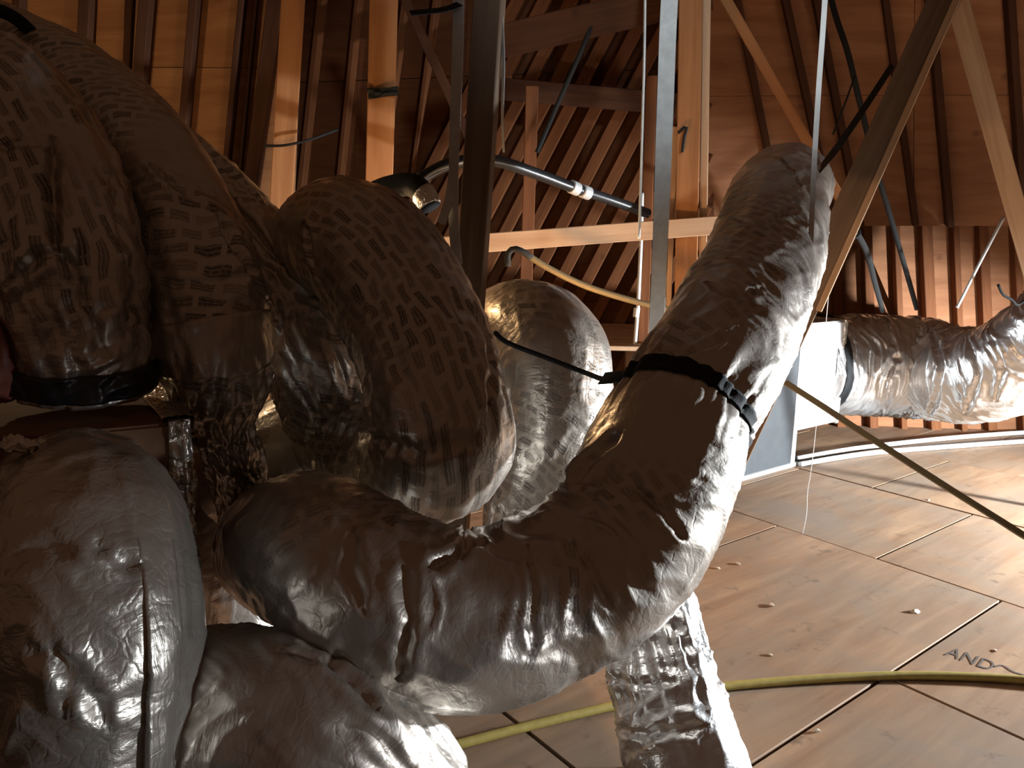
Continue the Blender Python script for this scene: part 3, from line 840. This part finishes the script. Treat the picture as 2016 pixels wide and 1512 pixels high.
big = Duct('flex_duct', [(cq + dA * .40 - dB * .36, .29), (cq + dA * .56 - dB * .36, .31), (cq + dA * .70 - dB * .36, .40), (1775, 722, 6.42, .425), (1825, 728, 6.3, .41), (1875, 738, 6.05, .375), (1940, 737, 5.65, .345), (2010, 705, 5.35, .325), (2090, 650, 5.1, .32), (2180, 570, 5.0, .32)],
           M['foil_lit'], 'big shiny flex duct at the right edge joined to the white box', seed=41, wr=1.3, ties=[((1850, 735), .05, .05)], ds=.009, seg=200, lump=.6, ringamp=2.6,
           creases=[([(1745, 630), (1765, 720), (1740, 815)], .03, .02), ([(1835, 650), (1855, 730), (1830, 820)], .035, .022), ([(1905, 660), (1925, 740), (1900, 820)], .025, .018), ([(1950, 650), (1975, 720), (1960, 790)], .02, .016)])
small = Duct('flex_duct', [(700, 395, 3.4, .04), (755, 372, 3.36, .045), (805, 364, 3.32, .048), (832, 380, 3.28, .046), (848, 410, 3.26, .04)],
             M['black'], 'small dark hose end peeping over the humped duct', seed=45, wr=0.3, seg=40)
small.band('foil_end', (840, 394), .06, M['foil_tape'], .006)

# black collars and tape where ducts leave the plenum
left.band('collar', .022, .07, M['black_gloss'], .012)

# ------------------------------------------------------------------ plenums
def crumpled_strip(name, p0, p1, wdir, ndir, width, amp, mat, parent, nl=60, nw=10, seed=0):
    p0, p1, wdir, ndir = (np.array(v, float) for v in (p0, p1, wdir, ndir))
    u = np.linspace(0, 1, nl); v = np.linspace(-.5, .5, nw)
    U, Vv = np.meshgrid(u, v, indexing='ij')
    ln = np.linalg.norm(p1 - p0)
    n = np.abs(vnoise(U * ln * 22, Vv * 4 + seed, U * 0 + seed, seed)) + .5 * np.abs(vnoise(U * ln * 48, Vv * 9 + seed, U * 0, seed + 1))
    edge = width * (1 + .25 * vnoise(U * ln * 9, U * 0 + seed, U * 0, seed + 2))
    top = p0 + (p1 - p0) * U[..., None] + wdir * (Vv * edge)[..., None] + ndir * (amp * n + .004)[..., None]
    bot = p0 + (p1 - p0) * U[..., None] + wdir * (Vv * edge)[..., None]
    Vt = np.concatenate([top, bot[:, ::-1]], 1)
    k, m = Vt.shape[:2]
    faces = [(i * m + j, i * m + (j + 1) % m, (i + 1) * m + (j + 1) % m, (i + 1) * m + j) for i in range(k - 1) for j in range(m)]
    return link(name, mesh_from(name, Vt.reshape(-1, 3), faces, True), mat, parent)


# duct-board plenum at the left: ducts leave its top and front
fr = at(352, 832, 2.02)
z_top = fr.z
bk = at_z(300, 757, z_top)
side = Vector((bk.x - fr.x, bk.y - fr.y, 0)); dep = side.length * 3.4; side.normalize()
wdir = Vector((-side.y, side.x, 0))                                  # to the left
if wdir.x > 0:
    wdir = -wdir
pl = empty('supply_plenum', (fr.x + wdir.x * .5, fr.y + .2, 0))
tag(pl, 'brown duct-board plenum box with foil-taped corner behind the lower left duct', 'plenum')
cn = [fr, fr + side * dep, fr + side * dep + wdir * 1.2, fr + wdir * 1.2]
bv = [Vector((v.x, v.y, 0.0)) for v in cn] + [Vector((v.x, v.y, z_top)) for v in cn]
bm = bmesh.new()
vv = [bm.verts.new(v) for v in bv]
for f in ((0, 1, 2, 3), (4, 5, 6, 7), (0, 1, 5, 4), (1, 2, 6, 5), (2, 3, 7, 6), (3, 0, 4, 7)):
    bm.faces.new([vv[i] for i in f])
bmesh.ops.recalc_face_normals(bm, faces=bm.faces)
bmesh.ops.bevel(bm, geom=bm.edges[:], offset=.008, segments=2, affect='EDGES')
me = bpy.data.meshes.new('body'); bm.to_mesh(me); bm.free()
link('body', me, M['board'], pl)
out = -wdir
crumpled_strip('corner_tape', (fr.x, fr.y, .04), (fr.x, fr.y, z_top + .01), -side, out, .10, .022, M['foil_tape'], pl, 90, 10, 3)
crumpled_strip('corner_tape', (fr.x, fr.y, .04), (fr.x, fr.y, z_top + .01), wdir, -side, .06, .018, M['foil_tape'], pl, 90, 8, 5)
crumpled_strip('top_edge_tape', fr + Vector((0, 0, .002)), fr + side * dep + Vector((0, 0, .002)), wdir, (0, 0, 1), .09, .016, M['foil_tape'], pl, 40, 8, 7)

# sheet-metal plenum with a white wrapped collar at the right
Q = at_z(1562, 917)
hC = at(1597, 640, Q.y - .05).z
mp_ = empty('metal_plenum', (Q.x, Q.y, 0))
tag(mp_, 'grey sheet-metal plenum standing behind the curved duct at right', 'plenum')


def obox(name, o, a0, a1, b0, b1, z0, z1, mat, parent, ch=.01):
    me = box_mesh(name, a1 - a0, b1 - b0, z1 - z0, ch)
    ob = link(name, me, mat)
    uvl = me.uv_layers.new(name='UVMap')
    co = np.array([(v.co.x + v.co.y, v.co.z) for v in me.vertices])
    idx = np.empty(len(me.loops), np.int32); me.loops.foreach_get('vertex_index', idx)
    uvl.data.foreach_set('uv', co[idx].astype(np.float32).ravel())
    ob.parent = parent
    c = o + dA * (a0 + a1) / 2 + dB * (b0 + b1) / 2
    ob.location = Vector((c.x, c.y, (z0 + z1) / 2)) - Vector(parent.location)
    ob.rotation_euler = (0, 0, angA)
    return ob


zb = at(1594, 851, Q.y + .02).z
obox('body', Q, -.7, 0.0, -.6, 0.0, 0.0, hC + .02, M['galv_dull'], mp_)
obox('flange', Q, 0.0, .05, -.58, -.02, 0.04, hC - .02, M['black_gloss'], mp_)
obox('foot_rail', Q, -.72, .03, -.06, .02, 0.0, .03, M['white_pipe'], mp_, .004)
obox('corner_seam', Q, -.05, .005, -.03, .006, .03, hC + .015, M['galv'], mp_, .003)
col_ = empty('wrapped_collar', (Q.x + .4, Q.y + .2, zb))
tag(col_, 'glaring white foil-wrapped box joining the big shiny duct to the metal plenum', 'duct box')
obox('wrap', Q, .055, .60, -.70, -.02, zb, hC, M['foil_box'], col_, .015)
obox('wrap_edge', Q, .575, .615, -.71, -.01, zb - .01, hC + .01, M['foil_tape'], col_, .008)
big.band('gap_shade_band', .135, .07, M['black'], .004)  # black band paints the shaded gap between collar and duct

# ------------------------------------------------------------------ film laps on the front duct
def angle_of(duct, px, py):
    d = duct.V - np.array([0, 0, CAM_H])
    z = d @ fwd
    x = 1008 + FPX * (d @ rgt) / z; y = 756 - FPX * (d @ upv) / z
    tocam = np.einsum('ijk,ijk->ij', -d, duct.rad)
    e = (x - px) ** 2 + (y - py) ** 2 + np.where(tocam > 0, 0, 1e9)
    i, j = np.unravel_index(np.argmin(e), e.shape)
    return i / (len(duct.s) - 1), math.degrees(duct.th[j])


f_a, t_a = angle_of(front, 272, 1060)
f_c, t_c = angle_of(front, 345, 1060)
if t_c - t_a > 180: t_c -= 360
if t_a - t_c > 180: t_c += 360
front.flap('seam_flap', f_a, .995, t_c, t_a, M['foil_spots'], .002, .022, wave=.008)

# ------------------------------------------------------------------ hanging straps, rods and wires
def strap(name, label, pts, w, mat=None, cat='strap', group='hanging straps', twist=None, face=(0, -1, 0), t=.0016):
    o = ribbon(name, [at(*p) for p in pts], w, t, mat or M['galv'], None, face, twist=twist)
    return tag(o, label, cat, group)


def cable(name, label, pts, r, mat, cat='cable', group='cables and wires', seg=8):
    o = tube(name, [at(*p) for p in pts], r, mat, None, seg)
    return tag(o, label, cat, group)


S1 = strap('hanging_strap', 'silver metal strap hanging left of the dark grey post', [(903, -260, 2.62), (903, 0, 2.62), (899, 150, 2.62), (894, 300, 2.62), (893, 430, 2.62), (900, 520, 2.62)], .036,
           twist=[(0, 10), (.5, 0), (.75, 25), (1, 10)])
ribbon('strap_tail', [at(905, 8, 2.61), at(880, 18, 2.59), at(850, 22, 2.57), at(808, 26, 2.55)], .036, .003, M['black'], S1, face=(0, -.6, .8))
ribbon('splayed_end', [at(893, 330, 2.63), at(885, 390, 2.62), at(868, 440, 2.6)], .03, .0016, M['galv'], S1)
strap('hanging_strap', 'thin bright strap running down the edge of the dark grey post', [(976, -260, 2.8), (986, 0, 2.8), (991, 120, 2.8), (989, 230, 2.82), (992, 300, 2.84)], .016, twist=[(0, 30), (1, 60)])
strap('hanging_strap', 'broad flat silver strap hanging in the middle', [(1336, -260, 3.05), (1318, 0, 3.05), (1310, 200, 3.05), (1302, 420, 3.05), (1292, 650, 3.05), (1285, 720, 3.05)], .062,
      twist=[(0, 0), (.5, 12), (.8, 35), (1, 20)])
strap('hanging_strap', 'thin white strap crossing in front of the top of the curved duct', [(1640, -260, 3.02), (1622, 30, 3.02), (1612, 170, 3.02), (1602, 340, 3.0), (1594, 525, 2.72)], .020, M['white_pipe'])
strap('hanging_strap', 'black webbing strap holding the top of the curved duct to the wide brace', [(1757, 128, 3.9), (1700, 215, 3.75), (1645, 295, 3.55), (1610, 338, 3.3), (1577, 378, 3.12), (1535, 408, 3.1), (1494, 455, 3.12)], .03,
      M['black_gloss'], twist=[(0, 0), (.45, 15), (.6, 60), (1, 70)], t=.003)
cable('thin_wire', 'thin pale wire hanging just left of the broad silver strap', [(1272, -260, 3.4), (1270, 0, 3.4), (1268, 130, 3.4), (1262, 350, 3.4), (1258, 470, 3.4)], .006, M['galv'])
cable('black_cable', 'thick black cable hanging down to the big shiny duct', [(1600, -200, 4.9), (1637, 0, 4.9), (1668, 100, 4.9), (1690, 190, 4.95), (1722, 320, 5.1), (1748, 410, 5.3), (1780, 520, 5.5), (1805, 608, 5.7)], .018, M['black'])
cable('black_cable', 'short black cable from the brace knot down to the big duct', [(1672, 452, 4.6), (1688, 462, 4.6), (1708, 500, 4.9), (1722, 555, 5.3), (1738, 612, 5.7)], .018, M['black'])
cable('thin_wire', 'thin black wire branching off the thick black cable', [(1683, 150, 4.88), (1665, 200, 4.88), (1640, 265, 4.88)], .006, M['black'])
cable('cable_knot', 'small knot of black wire at the foot of the wide brace plank', [(1668, 458, 4.2), (1680, 468, 4.15), (1692, 462, 4.15), (1688, 450, 4.2), (1676, 454, 4.22), (1684, 470, 4.2)], .008, M['black'])
cable('white_rod', 'thin white rod slanting down to the big shiny duct at far right', [(1976, 428, 5.1), (1930, 515, 5.1), (1884, 606, 5.15)], .010, M['white_pipe'], 'rod')
cable('black_wire', 'short black wire curling above the big duct at the right edge', [(1965, 560, 5.0), (1975, 580, 5.0), (1992, 590, 5.0), (2006, 600, 5.0), (2040, 570, 5.0)], .009, M['black'])
cable('black_rod', 'thin black rod slanting across the far rafters', [(1172, 35, 4.9), (1140, 110, 4.9), (1100, 200, 4.9), (1057, 300, 4.9)], .014, M['black'], 'rod')
cn_ = empty('conduit', at(1125, 370, 4.0))
tag(cn_, 'black conduit with silver couplings crossing the middle background', 'conduit')
tube('pipe', [at(826, 352, 3.38), at(890, 322, 3.45), at(970, 316, 3.6), at(1050, 340, 3.8), at(1130, 370, 4.0), at(1200, 393, 4.2), at(1275, 420, 4.4)], .027, M['black_gloss'], cn_, 12)
for a, b in (((1124, 367, 3.985), (1137, 373, 4.015)), ((1146, 376, 4.04), (1159, 381, 4.07))):
    tube('coupling', [at(*a), at(*[(a[k] + b[k]) / 2 for k in range(3)]), at(*b)], .034, M['galv'], cn_, 14, .005)
cable('pale_wire', 'thin pale wire running from the small hose to the dark post', [(822, 360, 3.3), (860, 335, 3.3), (900, 322, 3.3), (940, 312, 3.35)], .005, M['galv'])
cable('yellow_cable', 'yellow cable slanting behind the ducts in the middle gap', [(1035, 500, 3.9), (1080, 528, 3.9), (1150, 562, 3.9), (1230, 588, 3.9), (1300, 606, 3.9), (1400, 632, 3.9)], .016, M['olive'])
cable('black_hook', 'black hooked hose end arching beside the thin strap', [(1000, 525, 3.7), (1000, 500, 3.7), (1012, 490, 3.7), (1030, 496, 3.7), (1045, 507, 3.72)], .015, M['black'], 'hose')
dp = empty('drain_pipe', at(1254, 640, 4.95))
tag(dp, 'thin white drain pipe with a bulb end in the middle gap', 'pipe')
pb = at(1252, 640, 5.15); pb.z = z_dk
tube('pipe', [at(1264, 380, 5.15), at(1262, 470, 5.15), at(1259, 540, 5.15), at(1256, 600, 5.15), pb], .013, M['white_pipe'], dp)
tube('pipe_end', [at(1254, 606, 5.15), at(1253, 614, 5.15), at(1252, 624, 5.15)], .022, M['white_pipe'], dp, 12, .006)
cable('black_wire', 'thin black cord tied across the duct between the humped and curved ducts', [(975, 655, 2.66), (1000, 675, 2.62), (1080, 706, 2.58), (1150, 733, 2.52), (1195, 748, 2.4), (1240, 745, 2.25)], .009, M['black'])
strap('tie_strap', 'black strap wedge pulled tight at the left edge of the curved duct', [(1185, 745, 2.42), (1225, 742, 2.3), (1270, 742, 2.16)], .045, M['black'], 'strap', None, face=(0, -1, .5), t=.004)
cable('black_hose', 'thick black cable lying over the ducts in the top left corner', [(-60, 5, 2.75), (10, 25, 2.78), (50, 52, 2.8), (85, 92, 2.83), (125, 112, 2.88), (178, 132, 2.95)], .022, M['black'], 'cable', None, 12)
cable('thin_wire', 'thin dark wire fixed to the bright orange post', [(520, 287, 4.28), (560, 286, 4.28), (610, 275, 4.3), (665, 255, 4.4)], .007, M['black'])
o = crumpled_strip('tape', at(726, 186, 4.12), at(784, 180, 4.12), (0, 0, 1), (0, -1, 0), .05, .03, M['black'], None, 24, 8, 15)
pp = bpy.data.objects['wooden_post.001']; o.parent = pp; o.matrix_parent_inverse = pp.matrix_basis.inverted()
o = tube('clip_wire', [at(1335, 262, 4.26), at(1352, 248, 4.25), at(1347, 270, 4.25), at(1343, 300, 4.26)], .008, M['black'])
pp = bpy.data.objects['wooden_post.003']; o.parent = pp; o.matrix_parent_inverse = pp.matrix_basis.inverted()

# red-brown daubed neck at the left edge
red = Duct('daubed_neck', [(-70, 560, 2.0, .05), (-30, 640, 2.0, .06), (-8, 710, 2.0, .058), (-5, 775, 2.03, .05)], M['red_mastic'],
           'red-brown daubed duct neck at the left edge beside the black collar', seed=51, wr=1.0, seg=48, group=None)

# ------------------------------------------------------------------ things on the floor
def on_floor(pts, z):
    return [at_z(x, y, z) for x, y in pts]


o = tube('yellow_hose', on_floor([(780, 1500), (850, 1480), (1000, 1440), (1180, 1396), (1330, 1366), (1440, 1350), (1600, 1337), (1760, 1330), (1900, 1332), (2030, 1340), (2250, 1365), (2700, 1450), (3200, 1560)], .018), .016, M['yellow'], None, 12)
tag(o, 'yellow hose lying across the plywood floor', 'hose')
for lab, pts in (('white pipe on the floor behind, upper of the pair', [(1568, 903), (1640, 890), (1715, 879), (1850, 864), (1976, 854), (2060, 849)]),
                 ('white pipe on the floor from the metal plenum foot, lower of the pair', [(1575, 914), (1650, 901), (1733, 890), (1871, 879), (1969, 872), (2060, 866)])):
    tag(tube('white_pipe', on_floor(pts, .022), .020, M['white_pipe'], None, 10), lab, 'pipe', 'white floor pipes')
o = ribbon('olive_strap', [at(1545, 752, 3.6), at(1620, 800, 3.4), at(1700, 853, 3.2), at(1850, 950, 2.85), at(2016, 1055, 2.5), at(2200, 1180, 2.2), at_z(2500, 1400, .02)], .034, .006, M['olive'], None, (0.2, -1, .6))
tag(o, 'olive strap slanting down in front of the floor at right', 'strap')
pf = at_z(1580, 1052, .003)
o = tube('plastic_strand', [pf, pf + Vector((.012, 0, .12)), pf + Vector((.006, 0, .26)), pf + Vector((.015, 0, .40)), pf + Vector((.02, 0, .75)), pf + Vector((.02, 0, 1.9))], .0018, M['white_pipe'], None, 6)
tag(o, 'thin clear strand hanging down to the floor below the white box', 'string')

_chips = []
for i in range(3):
    bm = bmesh.new()
    bmesh.ops.create_icosphere(bm, subdivisions=1, radius=.5)
    for v in bm.verts:
        v.co = Vector((v.co.x * random.uniform(.6, 1.2), v.co.y * random.uniform(.35, .8), v.co.z * random.uniform(.15, .4)))
    zmin = min(v.co.z for v in bm.verts)
    for v in bm.verts:
        v.co.z -= zmin
    me = bpy.data.meshes.new('wood_chip'); bm.to_mesh(me); bm.free()
    me.materials.append(M['chip'])
    _chips.append(me)
for k, (x, y, sz, lab) in enumerate(((1412, 1120, .035, 'pale chip on the floor closest to the curved duct edge'), (1453, 1112, .04, 'pale chip right of the one nearest the curved duct'),
                                     (1800, 1206, .06, 'largest pale chip, alone in the middle of a plywood sheet'), (1516, 1291, .03, 'small chip above the yellow hose right of the silver leg duct'),
                                     (1520, 1194, .045, 'long reddish chip on the sheet left of the largest chip'), (1828, 985, .03, 'small white chip near the olive strap on the floor'),
                                     (1608, 1440, .03, 'chip beside the floor joint below the yellow hose'), (1960, 1282, .025, 'tiny chip next to the faded lettering on the floor'),
                                     (1030, 1360, .025, 'tiny chip on the floor just under the curved duct'))):
    o = bpy.data.objects.new('wood_chip', _chips[k % 3])
    COL.objects.link(o)
    o.location = at_z(x, y, .0008); o.scale = (sz, sz, sz); o.rotation_euler = (0, 0, random.uniform(0, 6))
    tag(o, lab, 'debris', 'chips on the floor')

# printed mill stamp on the plywood
p0, p1 = at_z(1858, 1290), at_z(1950, 1322)
cu = bpy.data.curves.new('stamp', 'FONT'); cu.body = 'AND'
to = bpy.data.objects.new('stamp_tmp', cu); COL.objects.link(to)
bpy.context.view_layer.update()
me = bpy.data.meshes.new_from_object(to.evaluated_get(bpy.context.evaluated_depsgraph_get()))
bpy.data.objects.remove(to, do_unlink=True)
xs = [v.co.x for v in me.vertices]
sc = (p1 - p0).length / (max(xs) - min(xs))
o = link('stamp_lettering', me, M['stamp'])
dirx = (p1 - p0).normalized(); diry = Vector((-dirx.y, dirx.x, 0))
o.parent = floor
o.matrix_basis = Matrix.Translation(-floor.location) @ Matrix(((dirx.x * sc, diry.x * sc * 1.7, 0, p0.x), (dirx.y * sc, diry.y * sc * 1.7, 0, p0.y), (0, 0, 1, .0035), (0, 0, 0, 1)))
o = ribbon('stamp_mark', [at_z(1958, 1312, .0035), at_z(1975, 1310, .0035), at_z(1995, 1322, .0035), at_z(2020, 1330, .0035), at_z(2050, 1345, .0035)], .008, .0004, M['stamp'], None, (0, 0, 1), .008)
o.parent = floor; o.location = -floor.location

# work lamp right of the view, with a plate added to block upward light
wlo = empty('work_lamp', (WL.x, WL.y, 0))
tag(wlo, 'unseen black work lamp with added light-blocking plate on a stand, right of the ducts, shining left', 'lamp')
lx = (WL_AIM - WL); lx.z = 0; lx.normalize(); ly = Vector((-lx.y, lx.x, 0))


def lamp_part(name, a0, a1, b0, b1, z0, z1, mat):
    o = link(name, box_mesh(name, a1 - a0, b1 - b0, z1 - z0, .003), mat)
    o.parent = wlo
    c = lx * (a0 + a1) / 2 + ly * (b0 + b1) / 2
    o.location = (c.x, c.y, (z0 + z1) / 2)
    o.rotation_euler = (0, 0, math.atan2(lx.y, lx.x))


lamp_part('light_shield', -.16, .46, -.75, .75, WL.z + .125, WL.z + .14, M['black'])  # plate added to cut the upward beam and darken the roof
lamp_part('housing', -.19, -.16, -.30, .30, WL.z - .14, WL.z + .14, M['black'])
lamp_part('stand', -.22, -.19, -.02, .02, .02, WL.z, M['black'])
lamp_part('foot', -.38, -.02, -.18, .18, .0, .02, M['black'])

# torn scrap of foil on the lower left duct
g = np.linspace(-.5, .5, 14)
U, Vv = np.meshgrid(g, g, indexing='ij')
hgt = .03 * np.abs(vnoise(U * 5 + 3, Vv * 5, U * 0, 61)) + .012 * vnoise(U * 11, Vv * 11, U * 0, 62)
c = at(20, 880, 1.70)
top = np.stack([c.x + U * .12 + .01 * vnoise(Vv * 6, U * 3, U * 0, 63), c.y + Vv * .09, c.z + hgt - .05 * U ** 2], -1)
Vt = np.concatenate([top.reshape(-1, 3), top.reshape(-1, 3) - np.array([0, 0, .002])])
m_ = 14
fc = [(i * m_ + j, (i + 1) * m_ + j, (i + 1) * m_ + j + 1, i * m_ + j + 1) for i in range(m_ - 1) for j in range(m_ - 1)]
fc += [tuple(196 + v for v in f[::-1]) for f in fc]
o = link('foil_scrap', mesh_from('foil_scrap', Vt, fc, True), M['foil_tape'])
tag(o, 'torn bright foil scrap on top of the lower left duct at the frame edge', 'foil scrap')
